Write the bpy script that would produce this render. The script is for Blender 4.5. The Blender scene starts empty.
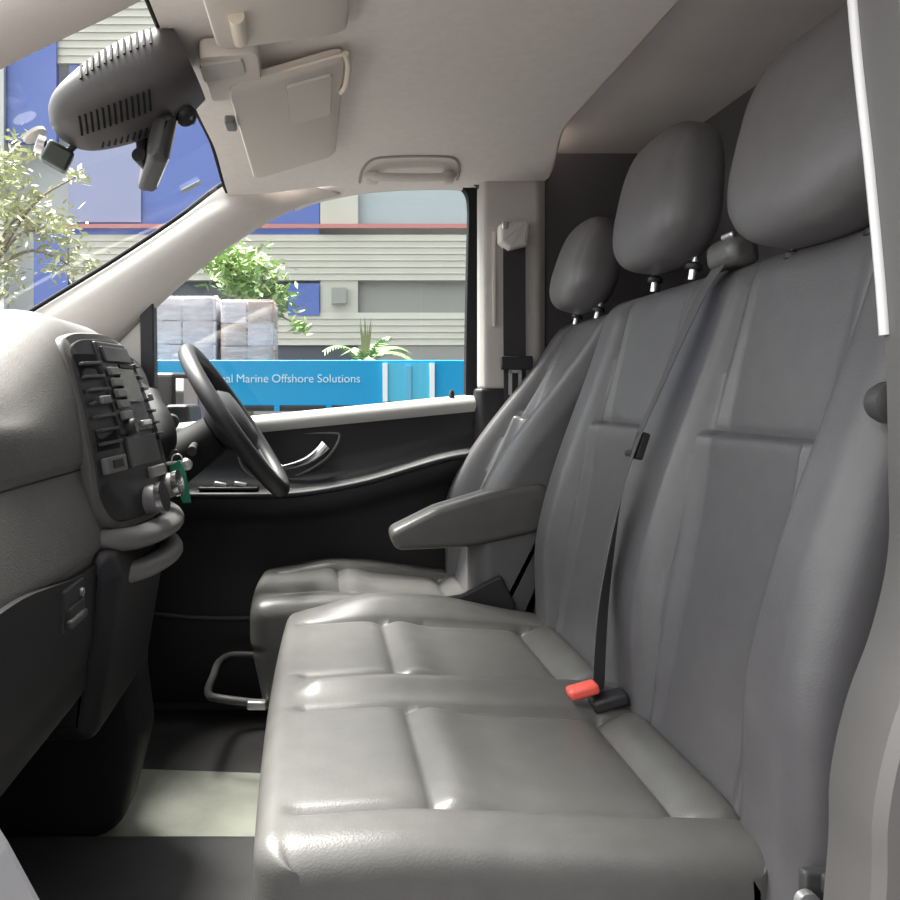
import bpy, bmesh, math, random
from mathutils import Vector, Matrix
random.seed(11)
C = bpy.context.scene.collection
E = 0.82                      # eye height above the cabin floor (m); cabin floor is z = 0
GROUND = -0.55
# axes: +X to the rear of the van, +Y across the cabin to the driver's door, +Z up

# ------------------------------------------------------------------ materials
def mat(name, col, rough=0.5, metal=0.0, var=0.0, vscale=8.0, bump=0.0, bscale=300.0, spec=0.5, coat=0.0, sheen=0.0):
    m = bpy.data.materials.new(name); m.use_nodes = True
    nt = m.node_tree; b = nt.nodes['Principled BSDF']
    c = (col[0], col[1], col[2], 1)
    b.inputs['Base Color'].default_value = c
    b.inputs['Roughness'].default_value = rough
    b.inputs['Metallic'].default_value = metal
    b.inputs['Specular IOR Level'].default_value = spec
    b.inputs['Coat Weight'].default_value = coat
    b.inputs['Sheen Weight'].default_value = sheen
    tc = nt.nodes.new('ShaderNodeTexCoord')
    if var > 0:
        n = nt.nodes.new('ShaderNodeTexNoise'); n.inputs['Scale'].default_value = vscale; n.inputs['Detail'].default_value = 4
        nt.links.new(tc.outputs['Object'], n.inputs['Vector'])
        r = nt.nodes.new('ShaderNodeValToRGB')
        r.color_ramp.elements[0].position = .3; r.color_ramp.elements[1].position = .7
        r.color_ramp.elements[0].color = tuple(x*(1-var) for x in col)+(1,)
        r.color_ramp.elements[1].color = tuple(min(1, x*(1+var)) for x in col)+(1,)
        nt.links.new(n.outputs['Fac'], r.inputs['Fac']); nt.links.new(r.outputs['Color'], b.inputs['Base Color'])
    if bump > 0:
        n2 = nt.nodes.new('ShaderNodeTexVoronoi'); n2.inputs['Scale'].default_value = bscale
        nt.links.new(tc.outputs['Object'], n2.inputs['Vector'])
        bp = nt.nodes.new('ShaderNodeBump'); bp.inputs['Strength'].default_value = bump; bp.inputs['Distance'].default_value = .001
        nt.links.new(n2.outputs['Distance'], bp.inputs['Height']); nt.links.new(bp.outputs['Normal'], b.inputs['Normal'])
    return m

def glass_mat(name, tint, gloss=0.06):
    m = bpy.data.materials.new(name); m.use_nodes = True
    nt = m.node_tree; nt.nodes.clear()
    o = nt.nodes.new('ShaderNodeOutputMaterial'); mx = nt.nodes.new('ShaderNodeMixShader')
    t = nt.nodes.new('ShaderNodeBsdfTransparent'); g = nt.nodes.new('ShaderNodeBsdfGlossy')
    t.inputs['Color'].default_value = (*tint, 1); g.inputs['Roughness'].default_value = .02
    mx.inputs['Fac'].default_value = gloss
    nt.links.new(t.outputs[0], mx.inputs[1]); nt.links.new(g.outputs[0], mx.inputs[2]); nt.links.new(mx.outputs[0], o.inputs[0])
    return m

def film_mat(name):
    m = bpy.data.materials.new(name); m.use_nodes = True
    nt = m.node_tree; b = nt.nodes['Principled BSDF']
    b.inputs['Base Color'].default_value = (.66, .64, .66, 1); b.inputs['Roughness'].default_value = .22
    tc = nt.nodes.new('ShaderNodeTexCoord'); n = nt.nodes.new('ShaderNodeTexNoise')
    mp = nt.nodes.new('ShaderNodeMapping'); mp.inputs['Scale'].default_value = (1.5, 1.5, 7)
    n.inputs['Scale'].default_value = 2.2; n.inputs['Detail'].default_value = 5
    nt.links.new(tc.outputs['Object'], mp.inputs['Vector']); nt.links.new(mp.outputs['Vector'], n.inputs['Vector'])
    mr = nt.nodes.new('ShaderNodeMapRange'); mr.inputs['From Min'].default_value = .35; mr.inputs['From Max'].default_value = .65
    mr.inputs['To Min'].default_value = .25; mr.inputs['To Max'].default_value = .72
    nt.links.new(n.outputs['Fac'], mr.inputs['Value']); nt.links.new(mr.outputs['Result'], b.inputs['Alpha'])
    return m

LEATHER = mat('black_leather', (.080, .078, .075), .36, var=.08, vscale=30, bump=.14, bscale=420, spec=.5)
LEATHER_B = mat('grey_leather', (.092, .088, .093), .40, var=.06, vscale=30, bump=.16, bscale=420, spec=.45)
LEATHER_H = mat('headrest_leather', (.115, .107, .110), .45, var=.06, vscale=30, bump=.2, bscale=420, spec=.4)
LINER = mat('headliner_fabric', (.76, .705, .67), .95, var=.03, vscale=60, bump=.15, bscale=600, spec=.1)
LINER2 = mat('pillar_plastic', (.54, .51, .48), .7, var=.02, vscale=40, bump=.1, bscale=500, spec=.3)
VISOR = mat('visor_vinyl', (.66, .60, .55), .8, bump=.1, bscale=500, spec=.2)
CREAM = mat('cream_plastic', (.75, .66, .55), .5)
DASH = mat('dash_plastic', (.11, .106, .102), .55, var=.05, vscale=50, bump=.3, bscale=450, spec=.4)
DASHLOW = mat('shaded_dash_plastic', (.016, .015, .018), .6, bump=.2, bscale=450, spec=.3)  # dash plastic darkened to stand for the shade low down
BLACKP = mat('black_plastic', (.022, .021, .024), .45, bump=.1, bscale=500, spec=.4)
DARKP = mat('dark_grey_plastic', (.05, .048, .05), .5, bump=.15, bscale=500)
GREYP = mat('grey_plastic', (.16, .155, .155), .45)
SOFTBLACK = mat('soft_black_trim', (.018, .018, .021), .5, spec=.4)
RUBBER = mat('black_rubber', (.008, .008, .009), .7, spec=.2)
CHROME = mat('chrome', (.8, .8, .8), .15, 1)
SATIN = mat('satin_silver', (.62, .61, .62), .32, .8)
SILVER = mat('silver_paint', (.24, .24, .26), .3, .35, coat=.4)
SILVERD = mat('grey_body_panel', (.11, .105, .103), .45, .1)
WEBBING = mat('belt_webbing', (.075, .072, .076), .6, bump=.3, bscale=900)
WEBBING_D = mat('black_belt_webbing', (.03, .026, .028), .65, bump=.3, bscale=900)
RED = mat('red_plastic', (.75, .10, .075), .35)
GREEN = mat('green_plastic', (.0, .16, .085), .4)
SCREEN = mat('dark_screen', (.03, .03, .034), .15)
MAT = mat('rubber_mat', (.33, .34, .29), .6, var=.12, vscale=14, bump=.4, bscale=160)
VINYL = mat('floor_vinyl', (.045, .043, .044), .55, var=.1, vscale=20, bump=.2, bscale=200)
BULK = mat('bulkhead_panel', (.075, .068, .072), .8, var=.1, vscale=6)
ROOFM = mat('rear_roof_panel', (.66, .61, .59), .7, var=.05, vscale=5)
WINDGLASS = glass_mat('windscreen_glass', (.93, .96, .97), .05)
SIDEGLASS = glass_mat('side_glass', (.95, .97, .97), .03)
MIRROR = mat('mirror_silver', (.9, .9, .88), .03, 1)

# ------------------------------------------------------------------ helpers
def put(o, label=None, cat=None, group=None, kind=None):
    if label: o['label'] = label
    if cat: o['category'] = cat
    if group: o['group'] = group
    if kind: o['kind'] = kind
    return o

def obj(name, bm, m, parent=None, smooth=True, angle=40, bevel=0, label=None, kind=None):
    bmesh.ops.recalc_face_normals(bm, faces=bm.faces[:])
    me = bpy.data.meshes.new(name); bm.to_mesh(me); bm.free()
    o = bpy.data.objects.new(name, me); C.objects.link(o)
    for mm in (m if isinstance(m, (list, tuple)) else [m]): me.materials.append(mm)
    if parent is not None:
        o.parent = parent
        o.matrix_parent_inverse = Matrix.Translation(-parent_loc(parent))
    if smooth:
        for p in me.polygons: p.use_smooth = len(p.vertices) <= 4
        me.set_sharp_from_angle(angle=math.radians(angle))
    if bevel:
        b = o.modifiers.new('bevel', 'BEVEL'); b.width = bevel; b.segments = 3; b.limit_method = 'ANGLE'; b.angle_limit = math.radians(35)
    if label: o['label'] = label
    if kind: o['kind'] = kind
    return o

LOC = {}
def parent_loc(p):
    return LOC.get(p.name, Vector((0, 0, 0)))      # meshes keep their origin at the world origin

def thing(name, loc, label, cat, group=None, kind=None):
    o = bpy.data.objects.new(name, None); C.objects.link(o); o.location = loc
    o.empty_display_size = .1
    LOC[o.name] = Vector(loc)
    return put(o, label, cat, group, kind)

def bx(bm, c, s, rot=None):
    r = bmesh.ops.create_cube(bm, size=1)
    M = Matrix.Translation(c) @ (rot.to_4x4() if rot is not None else Matrix.Identity(4)) @ Matrix.Diagonal((*s, 1))
    bmesh.ops.transform(bm, matrix=M, verts=r['verts'])
    return r['verts']

def box(c, s, rot=None):
    bm = bmesh.new(); bx(bm, c, s, rot); return bm

def cr(pts, n=8, closed=False):
    P = [Vector(p) for p in pts]; out = []
    L = len(P)
    for i in range(L if closed else L-1):
        if closed: a, b, c, d = P[(i-1) % L], P[i], P[(i+1) % L], P[(i+2) % L]
        else: a, b, c, d = P[max(i-1, 0)], P[i], P[i+1], P[min(i+2, L-1)]
        for k in range(n):
            t = k/n
            out.append(.5*((2*b)+(c-a)*t+(2*a-5*b+4*c-d)*t*t+(3*b-a-3*c+d)*t**3))
    if not closed: out.append(P[-1])
    return out

def tube(bm, pts, r, seg=10, closed=False, flat=1.0, up=None):
    pts = [Vector(p) for p in pts]; rings = []
    n = len(pts); prev = None
    for i, p in enumerate(pts):
        if closed: t = pts[(i+1) % n]-pts[i-1]
        else: t = pts[min(i+1, n-1)]-pts[max(i-1, 0)]
        t.normalize()
        ref = Vector(up) if up is not None else (prev if prev is not None else (Vector((0, 0, 1)) if abs(t.z) < .9 else Vector((1, 0, 0))))
        a = (ref-t*ref.dot(t)).normalized(); b = t.cross(a); prev = a
        rr = r[i] if isinstance(r, (list, tuple)) else r
        rings.append([bm.verts.new(p+a*math.cos(2*math.pi*k/seg)*rr*flat+b*math.sin(2*math.pi*k/seg)*rr) for k in range(seg)])
    for i in range(n if closed else n-1):
        A, B = rings[i], rings[(i+1) % n]
        for k in range(seg): bm.faces.new((A[k], A[(k+1) % seg], B[(k+1) % seg], B[k]))
    if not closed:
        bm.faces.new(rings[0][::-1]); bm.faces.new(rings[-1])
    return bm

def T(pts, r, **k):
    bm = bmesh.new(); tube(bm, pts, r, **k); return bm

def loft(bm, rings, closed=True, caps=True):
    V = [[bm.verts.new(p) for p in r] for r in rings]
    m = len(V[0])
    for A, B in zip(V, V[1:]):
        for k in range(m if closed else m-1): bm.faces.new((A[k], A[(k+1) % m], B[(k+1) % m], B[k]))
    if caps and closed:
        bm.faces.new(V[0][::-1]); bm.faces.new(V[-1])
    return V

def prism(bm, poly, axis, a, b):
    """polygon extruded along an axis from a to b; poly holds the two other coordinates in x, y, z order"""
    def mk(p, t):
        if axis == 'y': return (p[0], t, p[1])
        if axis == 'x': return (t, p[0], p[1])
        return (p[0], p[1], t)
    A = [bm.verts.new(mk(p, a)) for p in poly]; B = [bm.verts.new(mk(p, b)) for p in poly]
    n = len(poly)
    bm.faces.new(A); bm.faces.new(B[::-1])
    for k in range(n): bm.faces.new((A[k], B[k], B[(k+1) % n], A[(k+1) % n]))
    return bm

def P3(poly, axis, a, b):
    return prism(bmesh.new(), poly, axis, a, b)

def lathe(bm, prof, seg=32, M=Matrix.Identity(4)):
    rings = []
    for r, z in prof:
        rings.append([M @ Vector((r*math.cos(2*math.pi*k/seg), r*math.sin(2*math.pi*k/seg), z)) for k in range(seg)])
    loft(bm, rings); return bm

def frame(origin, zdir, xdir):
    z = Vector(zdir).normalized(); x = Vector(xdir); x = (x-z*x.dot(z)).normalized(); y = z.cross(x)
    return Matrix(((x.x, y.x, z.x, origin[0]), (x.y, y.y, z.y, origin[1]), (x.z, y.z, z.z, origin[2]), (0, 0, 0, 1)))

def sm(a, b, x):
    t = max(0, min(1, (x-a)/(b-a))); return t*t*(3-2*t)

def rprofile(poly, rad, step=.005):
    """closed polygon with rounded corners -> evenly sampled (a, b, na, nb)"""
    pts = []
    n = len(poly)
    for i in range(n):
        p = Vector(poly[i]); q0 = Vector(poly[i-1]); q1 = Vector(poly[(i+1) % n]); r = rad[i]
        d0 = (q0-p).normalized(); d1 = (q1-p).normalized()
        ang = d0.angle(d1); cut = min(r/math.tan(ang/2), .49*(q0-p).length, .49*(q1-p).length)
        s, e = p+d0*cut, p+d1*cut
        k = max(2, int(r*2.2/step))
        for j in range(k+1):
            t = j/k; pts.append((s*(1-t)**2+p*2*t*(1-t)+e*t*t))
    out = []
    m = len(pts)
    for i in range(m):
        a, b = pts[i], pts[(i+1) % m]; L = (b-a).length
        if L < 1e-6: continue
        k = max(1, int(round(L/step)))
        for j in range(k): out.append(a.lerp(b, j/k))
    m = len(out); res = []
    area = sum(out[i].x*out[(i+1) % m].y-out[(i+1) % m].x*out[i].y for i in range(m))
    sg = 1 if area > 0 else -1
    for i in range(m):
        t = (out[(i+1) % m]-out[i-1]).normalized()
        res.append((out[i].x, out[i].y, t.y*sg, -t.x*sg))
    return res

def pad(prof, y0, y1, r, disp, place, step=.005):
    """upholstered body: profile swept along Y with rounded ends, pushed along its normal by disp(a, b, y, na, nb)"""
    bm = bmesh.new(); n = int((y1-y0)/step); rings = []
    ys = [y0+r*(1-math.cos(math.pi/2*k/8)) for k in range(8)]
    ys += [y0+r+(y1-y0-2*r)*k/n for k in range(n+1)]
    ys += [y1-r*(1-math.cos(math.pi/2*k/8)) for k in range(7, -1, -1)]
    for y in ys:
        d = min(y-y0, y1-y); s = 0 if d >= r else r-math.sqrt(max(0, r*r-(r-d)**2))
        ring = []
        for a, b, na, nb in prof:
            k = disp(a, b, y, na, nb)-s
            ring.append(place(a+na*k, b+nb*k, y))
        rings.append(ring)
    loft(bm, rings); return bm

def groove(d, w, depth): return -depth*math.exp(-abs(d)/w)
def hump(x, a, b, soft): return sm(a-soft, a+soft, x)*(1-sm(b-soft, b+soft, x))

# ================================================================== SEATS
def cushion(parent, x0, x1, y0, y1, zt, ylines, xseam, xrear, far_raise, near_raise, m, mid=None):
    poly = [(x0+.035, zt-.24), (x0+.004, zt-.10), (x0+.004, zt-.004), (x1, zt-.022), (x1+.01, zt-.24)]
    prof = rprofile(poly, [.02, .05, .055, .03, .02])
    def disp(a, b, y, na, nb):
        w = max(0, nb)**1.5; f = max(0, -na)
        d = 0
        d += w*far_raise*sm(y1-.13, y1-.06, y)*sm(x0, x0+.2, a)*(1-sm(x1-.25, x1, a))
        d += w*near_raise*(1-sm(y0+.06, y0+.13, y))
        d -= w*.014*(1-sm(x0, xseam, a))
        for (ya, yb) in ylines:
            inn = hump(y, ya, yb, .006)
            fr = sm(x0+.01, x0+.05, a) if nb > .3 else 0
            d += w*fr*(groove(y-ya, .005, .012)+groove(y-yb, .005, .012))
            d += w*inn*(groove(a-xseam, .012, .014)-.003*sm(xseam, xseam+.01, a))
            if a > xseam: d += w*inn*.006*math.exp(-(a-xseam-.03)**2/.0012)
            d += w*inn*(groove(a-xrear, .010, .014)+.012*sm(xrear, xrear+.05, a))
            d += -w*inn*.006*sm(xseam, xseam+.1, a)
        if mid: d += max(w, f*.5)*.016*math.exp(-((y-mid)/.028)**2)*sm(x0+.02, x0+.07, a)
        d += f*.010*max(0, math.sin(math.pi*(y-y0)/(y1-y0)))**.8
        # fold where the front roll is sewn to the side skirt
        if f > .5: d += groove(b-(zt-.115), .006, .006)
        return d
    return obj('seat_cushion', pad(prof, y0, y1, .036, disp, lambda a, b, y: (a, y, b)), m, parent, angle=62)

def backrest(parent, xj, zj, ang, H, y0, y1, panels, hseam, bol, m, thick=.12):
    ca, sa = math.cos(ang), math.sin(ang)
    place = lambda a, b, y: (xj+a*ca+b*sa, y, zj+b*ca-a*sa)
    prof = rprofile([(0, -.09), (thick, -.09), (thick-.015, H-.02), (0, H)], [.02, .03, .045, .045])
    def disp(a, b, y, na, nb):
        w = max(0, -na)**1.5
        if w < .01: return 0
        d = 0; t = b/H
        env = sm(-.1, .28, t)*(1-sm(.30, 1.0, t))
        inside = 0
        for ya, yb in panels:
            fl = .012*t                      # panels widen a little upwards
            ins = hump(y, ya-fl, yb+fl, .03); inside = max(inside, ins)
            inn = hump(y, ya-fl, yb+fl, .006)
            d += w*(groove(y-ya+fl, .005, .012)+groove(y-yb-fl, .005, .012))*(1-sm(.94, 1.0, t))
            lower = 1-sm(hseam-.004, hseam+.004, b)
            d += w*inn*(groove(b-hseam, .007, .006)+lower*.016*math.exp(-max(0, hseam-b)/.09)+.006*lower)
        d += w*bol*env*(1-inside)
        d += w*.012*(1-inside)*(1-sm(.9, 1, t))
        return d
    o = obj('backrest', pad(prof, y0, y1, .045, disp, place), m, parent, angle=62)
    return o, place

def headrest(parent, c, ang, w=.265, h=.25, d=.115, m=LEATHER_H):
    bm = bmesh.new(); ca, sa = math.cos(ang), math.sin(ang)
    nu, nv = 72, 48; rings = []
    sp = lambda v, e: math.copysign(abs(v)**e, v)
    for i in range(nv+1):
        ph = -math.pi/2+math.pi*i/nv
        cz, sz = sp(math.cos(ph), .55), sp(math.sin(ph), .62)
        ring = []
        for k in range(nu):
            th = 2*math.pi*k/nu
            xx, yy = sp(math.cos(th), .72)*cz*d/2, sp(math.sin(th), .62)*cz*w/2
            zz = sz*h/2
            t = zz/h+.5
            yy *= 1.03-.15*max(0, t-.35)**1.3-.12*(1-sm(0, .25, t))
            xx *= 1-.30*max(0, t-.4)
            xx += .012*(2*t-1)**2*0
            # side seam line
            s = abs(abs(yy)-w*.40); 
            if xx < 0: xx += .0045*math.exp(-s/.004)
            ring.append((c[0]+xx*ca+zz*sa, c[1]+yy, c[2]+zz*ca-xx*sa))
        rings.append(ring)
    loft(bm, rings)
    bmesh.ops.remove_doubles(bm, verts=bm.verts[:], dist=1e-5)
    hr = obj('headrest', bm, m, parent, angle=180)
    for s in (-1, 1):
        y = c[1]+s*.075
        b0 = Vector((c[0]+.030-h*.30*sa, y, c[2]-h*.30*ca)); b1 = Vector((c[0]+.030-h*.62*sa, y, c[2]-h*.62*ca))
        obj('headrest_post', T([b0, b1], .0065, seg=14), CHROME, hr, label='chrome headrest post')
        col = b0.lerp(b1, .78); dr = (b1-b0).normalized()
        bm = bmesh.new(); lathe(bm, [(.011, 0), (.013, .002), (.013, .008), (.008, .012)], 20, frame(col, -dr, (1, 0, 0)))
        obj('post_collar', bm, BLACKP, hr)
    return hr

bench = thing('bench_seat', (.2, 1.19, 0), 'dark grey leather double passenger bench seat with two headrests nearest the open door', 'seat')
cushion(bench, -.066, .445, .772, 1.65, E-.405, [(.848, 1.115), (1.245, 1.535)], .122, .378, .030, -.004, LEATHER, mid=1.18)
bk, bplace = backrest(bench, .445, E-.44, math.radians(12.5), .657, .728, 1.648, [(.85, 1.085), (1.275, 1.515)], .40, .042, LEATHER_B)
headrest(bench, (.584, .948, E+.306), math.radians(8), w=.296, h=.250)
headrest(bench, (.592, 1.395, E+.332), math.radians(8), w=.275, h=.234)
# reclining knob on the outer side of the back
bm = bmesh.new(); lathe(bm, [(.001, -.002), (.017, -.002), (.019, .004), (.018, .016), (.012, .02), (.001, .021)], 28, frame((.507, .735, E-.005), (0, -1, 0), (1, 0, 0)))
obj('side_knob', bm, DARKP, bench, label='round knob')
# pedestal and skirt under the bench
bm = bmesh.new(); prism(bm, [(.0, 0), (.03, E-.62), (.43, E-.62), (.46, 0)], 'y', .82, 1.62)
obj('seat_base', bm, BLACKP, bench, smooth=False, bevel=.01)
# hinge bracket between cushion and back at the outer end
bm = bmesh.new(); bx(bm, (.445, .722, E-.46), (.04, .012, .09)); bx(bm, (.448, .718, E-.425), (.018, .02, .018))
obj('hinge_bracket', bm, DARKP, bench, smooth=False, bevel=.004)
bm = bmesh.new(); lathe(bm, [(.001, 0), (.010, 0), (.010, .008), (.001, .010)], 20, frame((.424, .714, E-.438), (0, -1, 0), (1, 0, 0)))
obj('hinge_bolt', bm, SATIN, bench, label='silver bolt head')

driver = thing('driver_seat', (.15, 1.87, 0), 'dark grey leather single driver seat beside the far door with folded-down armrest', 'seat')
cushion(driver, -.142, .34, 1.672, 2.085, E-.41, [(1.745, 2.0)], .05, .29, .018, .01, LEATHER)
dk, dplace = backrest(driver, .34, E-.44, math.radians(24), .70, 1.668, 2.085, [(1.765, 1.985)], .42, .085, LEATHER_B)
headrest(driver, (.613, 1.875, E+.298), math.radians(14), w=.24, h=.21)
bm = bmesh.new(); prism(bm, [(-.06, 0), (-.05, E-.62), (.34, E-.62), (.37, 0)], 'y', 1.70, 2.06)
obj('seat_base', bm, BLACKP, driver, smooth=False, bevel=.01)
# armrest
arm_poly = [(.145, E-.272), (.155, E-.312), (.31, E-.305), (.45, E-.274), (.49, E-.21), (.46, E-.172), (.345, E-.193), (.24, E-.225)]
prof = rprofile(arm_poly, [.02, .025, .05, .05, .04, .04, .05, .05], .004)
def armdisp(a, b, y, na, nb):
    return groove(y-1.676, .004, .003)*max(0, nb)+groove(y-1.712, .004, .003)*max(0, nb)
obj('armrest', pad(prof, 1.656, 1.734, .014, armdisp, lambda a, b, y: (a, y, b)), LEATHER, driver, angle=40)
# seat sliding bar under the front edge
bm = bmesh.new()
tube(bm, cr([(-.02, 1.71, .17), (-.19, 1.72, .185), (-.235, 1.76, .183), (-.24, 1.88, .18), (-.235, 1.98, .183), (-.19, 2.02, .185), (-.02, 2.03, .17)], 8), .009)
obj('adjustment_bar', bm, DARKP, driver, label='grey bent adjustment bar')
bm = bmesh.new(); bx(bm, (-.125, 1.68, .19), (.04, .02, .018)); obj('slide_catch', bm, SATIN, driver, bevel=.004, label='small silver catch')
# reclining side cover of driver seat, near side
bm = bmesh.new(); prism(bm, [(.16, E-.50), (.17, E-.42), (.29, E-.40), (.37, E-.36), (.40, E-.42), (.38, E-.52)], 'y', 1.655, 1.67)
obj('side_cover', bm, BLACKP, driver, bevel=.005)

# ------------------------------------------------------------------ belts
def ribbon(pts, w, wdir, th=.0016, n=10):
    """flat webbing: pts centre line, wdir list of width directions"""
    Q = cr(pts, n); W = cr(wdir, n); bm = bmesh.new(); rings = []
    for i, (p, wd) in enumerate(zip(Q, W)):
        t = (Q[min(i+1, len(Q)-1)]-Q[max(i-1, 0)]).normalized()
        a = (wd-t*wd.dot(t)).normalized(); nn = t.cross(a)
        rings.append([p+a*w/2+nn*th/2, p-a*w/2+nn*th/2, p-a*w/2-nn*th/2, p+a*w/2-nn*th/2])
    loft(bm, rings); return bm

bb = thing('seat_belt', (.6, 1.15, E+.2), 'charcoal seat belt hanging down the middle bench backrest between two headrests', 'seat belt')
cw = [(.1, 1, 0), (.1, 1, 0), (.25, 1, 0), (.30, .95, 0), (.6, .8, 0), (.65, .75, 0)]
obj('webbing', ribbon([(.578, 1.15, E+.206), (.540, 1.160, E+.14), (.492, 1.172, E+.02), (.446, 1.178, E-.10), (.410, 1.172, E-.28), (.392, 1.150, E-.425)], .042, cw), WEBBING, bb)
bm = bmesh.new(); prism(bm, [(.558, E+.18), (.555, E+.214), (.575, E+.224), (.595, E+.222), (.60, E+.18)], 'y', 1.105, 1.183)
obj('belt_guide', bm, LEATHER, bb, bevel=.012)
bm = bmesh.new(); bx(bm, (.562, 1.125, E+.221), (.006, .030, .008)); obj('guide_slot_trim', bm, SATIN, bb, bevel=.003, label='bright slot trim')
bm = bmesh.new(); bx(bm, (.462, 1.178, E-.07), (.012, .026, .040), Matrix.Rotation(math.radians(18), 3, 'Y')); bx(bm, (.455, 1.195, E-.082), (.010, .022, .010))
obj('latch_tongue', bm, BLACKP, bb, bevel=.003)

bu = thing('seat_belt_buckle', (.40, 1.19, E-.44), 'red-buttoned seat belt buckle lying in the gap at the back of the bench cushion', 'buckle')
R = Matrix.Rotation(math.radians(-16), 3, 'Y')
bm = bmesh.new(); bx(bm, (.400, 1.13, E-.418), (.05, .030, .018), R); obj('buckle_body', bm, BLACKP, bu, bevel=.005)
bm = bmesh.new(); bx(bm, (.364, 1.128, E-.403), (.042, .026, .015), R); obj('release_button', bm, RED, bu, bevel=.005, label='red release button')

db = thing('seat_belt', (.46, 2.08, E+.4), 'brown-black driver seat belt on the far door pillar with grey shoulder guide', 'seat belt')
PY = 2.055
obj('webbing', ribbon([(.492, PY, E+.385), (.492, PY, E+.28), (.494, PY+.005, E+.12), (.498, PY+.01, E-.02), (.52, PY+.02, E-.3)], .056, [(1, 0, 0)]*5), WEBBING_D, db)
prof_g = rprofile([(.452, E+.43), (.452, E+.385), (.475, E+.365), (.52, E+.375), (.526, E+.425), (.515, E+.44)], [.008]*6, .004)
obj('shoulder_guide', pad(prof_g, PY-.03, PY+.02, .01, lambda *a: 0, lambda a, b, y: (a, y, b)), LINER2, db, angle=35)
bm = bmesh.new(); bx(bm, (.462, PY-.03, E+.425), (.014, .006, .02)); obj('guide_button', bm, SATIN, db, bevel=.003)
bm = bmesh.new(); bx(bm, (.496, PY-.006, E+.085), (.080, .016, .035)); obj('latch_tongue', bm, BLACKP, db, bevel=.004)
bm = bmesh.new()
for s in (-1, 1): bx(bm, (.492+s*.012, PY-.008, E+.035), (.008, .004, .06))
bx(bm, (.492, PY-.008, E+.064), (.03, .004, .008)); obj('tongue_plate', bm, SATIN, db, smooth=False, label='metal latch plate')

# ================================================================== CABIN SHELL
def struct(name, bm, m, parent=None, label=None, cat=None, **k):
    o = obj(name, bm, m, parent, **k)
    if parent is None: put(o, label, cat, None, 'structure')
    return o

# floor
bm = bmesh.new(); bx(bm, (-.1, 1.40, -.03), (1.9, 1.50, .06)); 
struct('floor', bm, VINYL, label='dark vinyl cab floor under seats and pedals', cat='floor', smooth=False)
# raised threshold along the entry side
prof_s = rprofile([(.655, 0), (.655, .055), (1.40, .075), (1.425, .0)], [.01, .01, .02, .005], .01)
bm = bmesh.new(); rings = []
for x in (-.62, .5):
    rings.append([(x, a, b) for a, b, _, _ in prof_s])
loft(bm, rings)
struct('trim_4', bm, VINYL, label='raised dark floor step on the passenger side', cat='floor step', angle=50)

# ceiling (headliner): curved sheet with thickness
def roofz(x, y):
    side = .058*sm(1.80, 2.09, y)**1.3+.10*(1-sm(.55, .85, y))
    front = .022*(1-sm(-.27, .10, x))
    return E+.590-side*(1-.25*sm(-.1, .3, x))-front
bm = bmesh.new(); top, bot = [], []
xs = [-.265+(.535+.265)*i/40 for i in range(41)]; ys = [.60+1.475*j/60 for j in range(61)]
def hx(x, y):      # the windscreen header bows forward in the middle
    k = 1-sm(-.265, .0, x)
    return x-.02*k*(1-((y-1.37)/.76)**2)+.042*k
hx0 = hx
def hx(x, y): return hx0(x, y)+.04*sm(1.75, 2.07, y)*sm(.2, .535, x)
V0 = [[bm.verts.new((hx(x, y), y, roofz(x, y))) for y in ys] for x in xs]
V1 = [[bm.verts.new((hx(x, y), y, roofz(x, y)+.035)) for y in ys] for x in xs]
for i in range(40):
    for j in range(60):
        bm.faces.new((V0[i][j], V0[i][j+1], V0[i+1][j+1], V0[i+1][j])); bm.faces.new((V1[i][j], V1[i+1][j], V1[i+1][j+1], V1[i][j+1]))
for i in range(40):
    bm.faces.new((V0[i][0], V0[i+1][0], V1[i+1][0], V1[i][0])); bm.faces.new((V0[i][60], V1[i][60], V1[i+1][60], V0[i+1][60]))
for j in range(60):
    bm.faces.new((V0[0][j], V1[0][j], V1[0][j+1], V0[0][j+1])); bm.faces.new((V0[40][j], V0[40][j+1], V1[40][j+1], V1[40][j]))
ceil = struct('ceiling', bm, LINER, label='beige fabric headliner of the cab', cat='ceiling', angle=60)
bm = T([(hx(.535, .62+1.44*i/40), .62+1.44*i/40, roofz(.535, .62+1.44*i/40)+.006) for i in range(41)], .006)
obj('edge_piping', bm, CREAM, ceil)
# rear roof panel behind the headliner and the bulkhead
bm = bmesh.new(); bx(bm, (.75, 1.37, E+.640), (.50, 1.56, .02)); struct('ceiling_rear', bm, ROOFM, label='bare grey-brown roof panel behind the headliner', cat='ceiling', smooth=False)
bm = bmesh.new(); bx(bm, (.90, 1.37, .71), (.03, 1.56, 1.55))
for k in range(5): bx(bm, (.882, .75+.31*k, .72), (.012, .05, 1.4))
struct('wall_back', bm, BULK, label='dark bulkhead behind the headrests', cat='bulkhead', smooth=False, bevel=.004)
# side wall behind the far door pillar
bm = bmesh.new(); bx(bm, (.74, 2.135, .71), (.36, .03, 1.50)); struct('wall_right', bm, BULK, label='dark side wall behind the driver door pillar', cat='wall', smooth=False)

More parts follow.
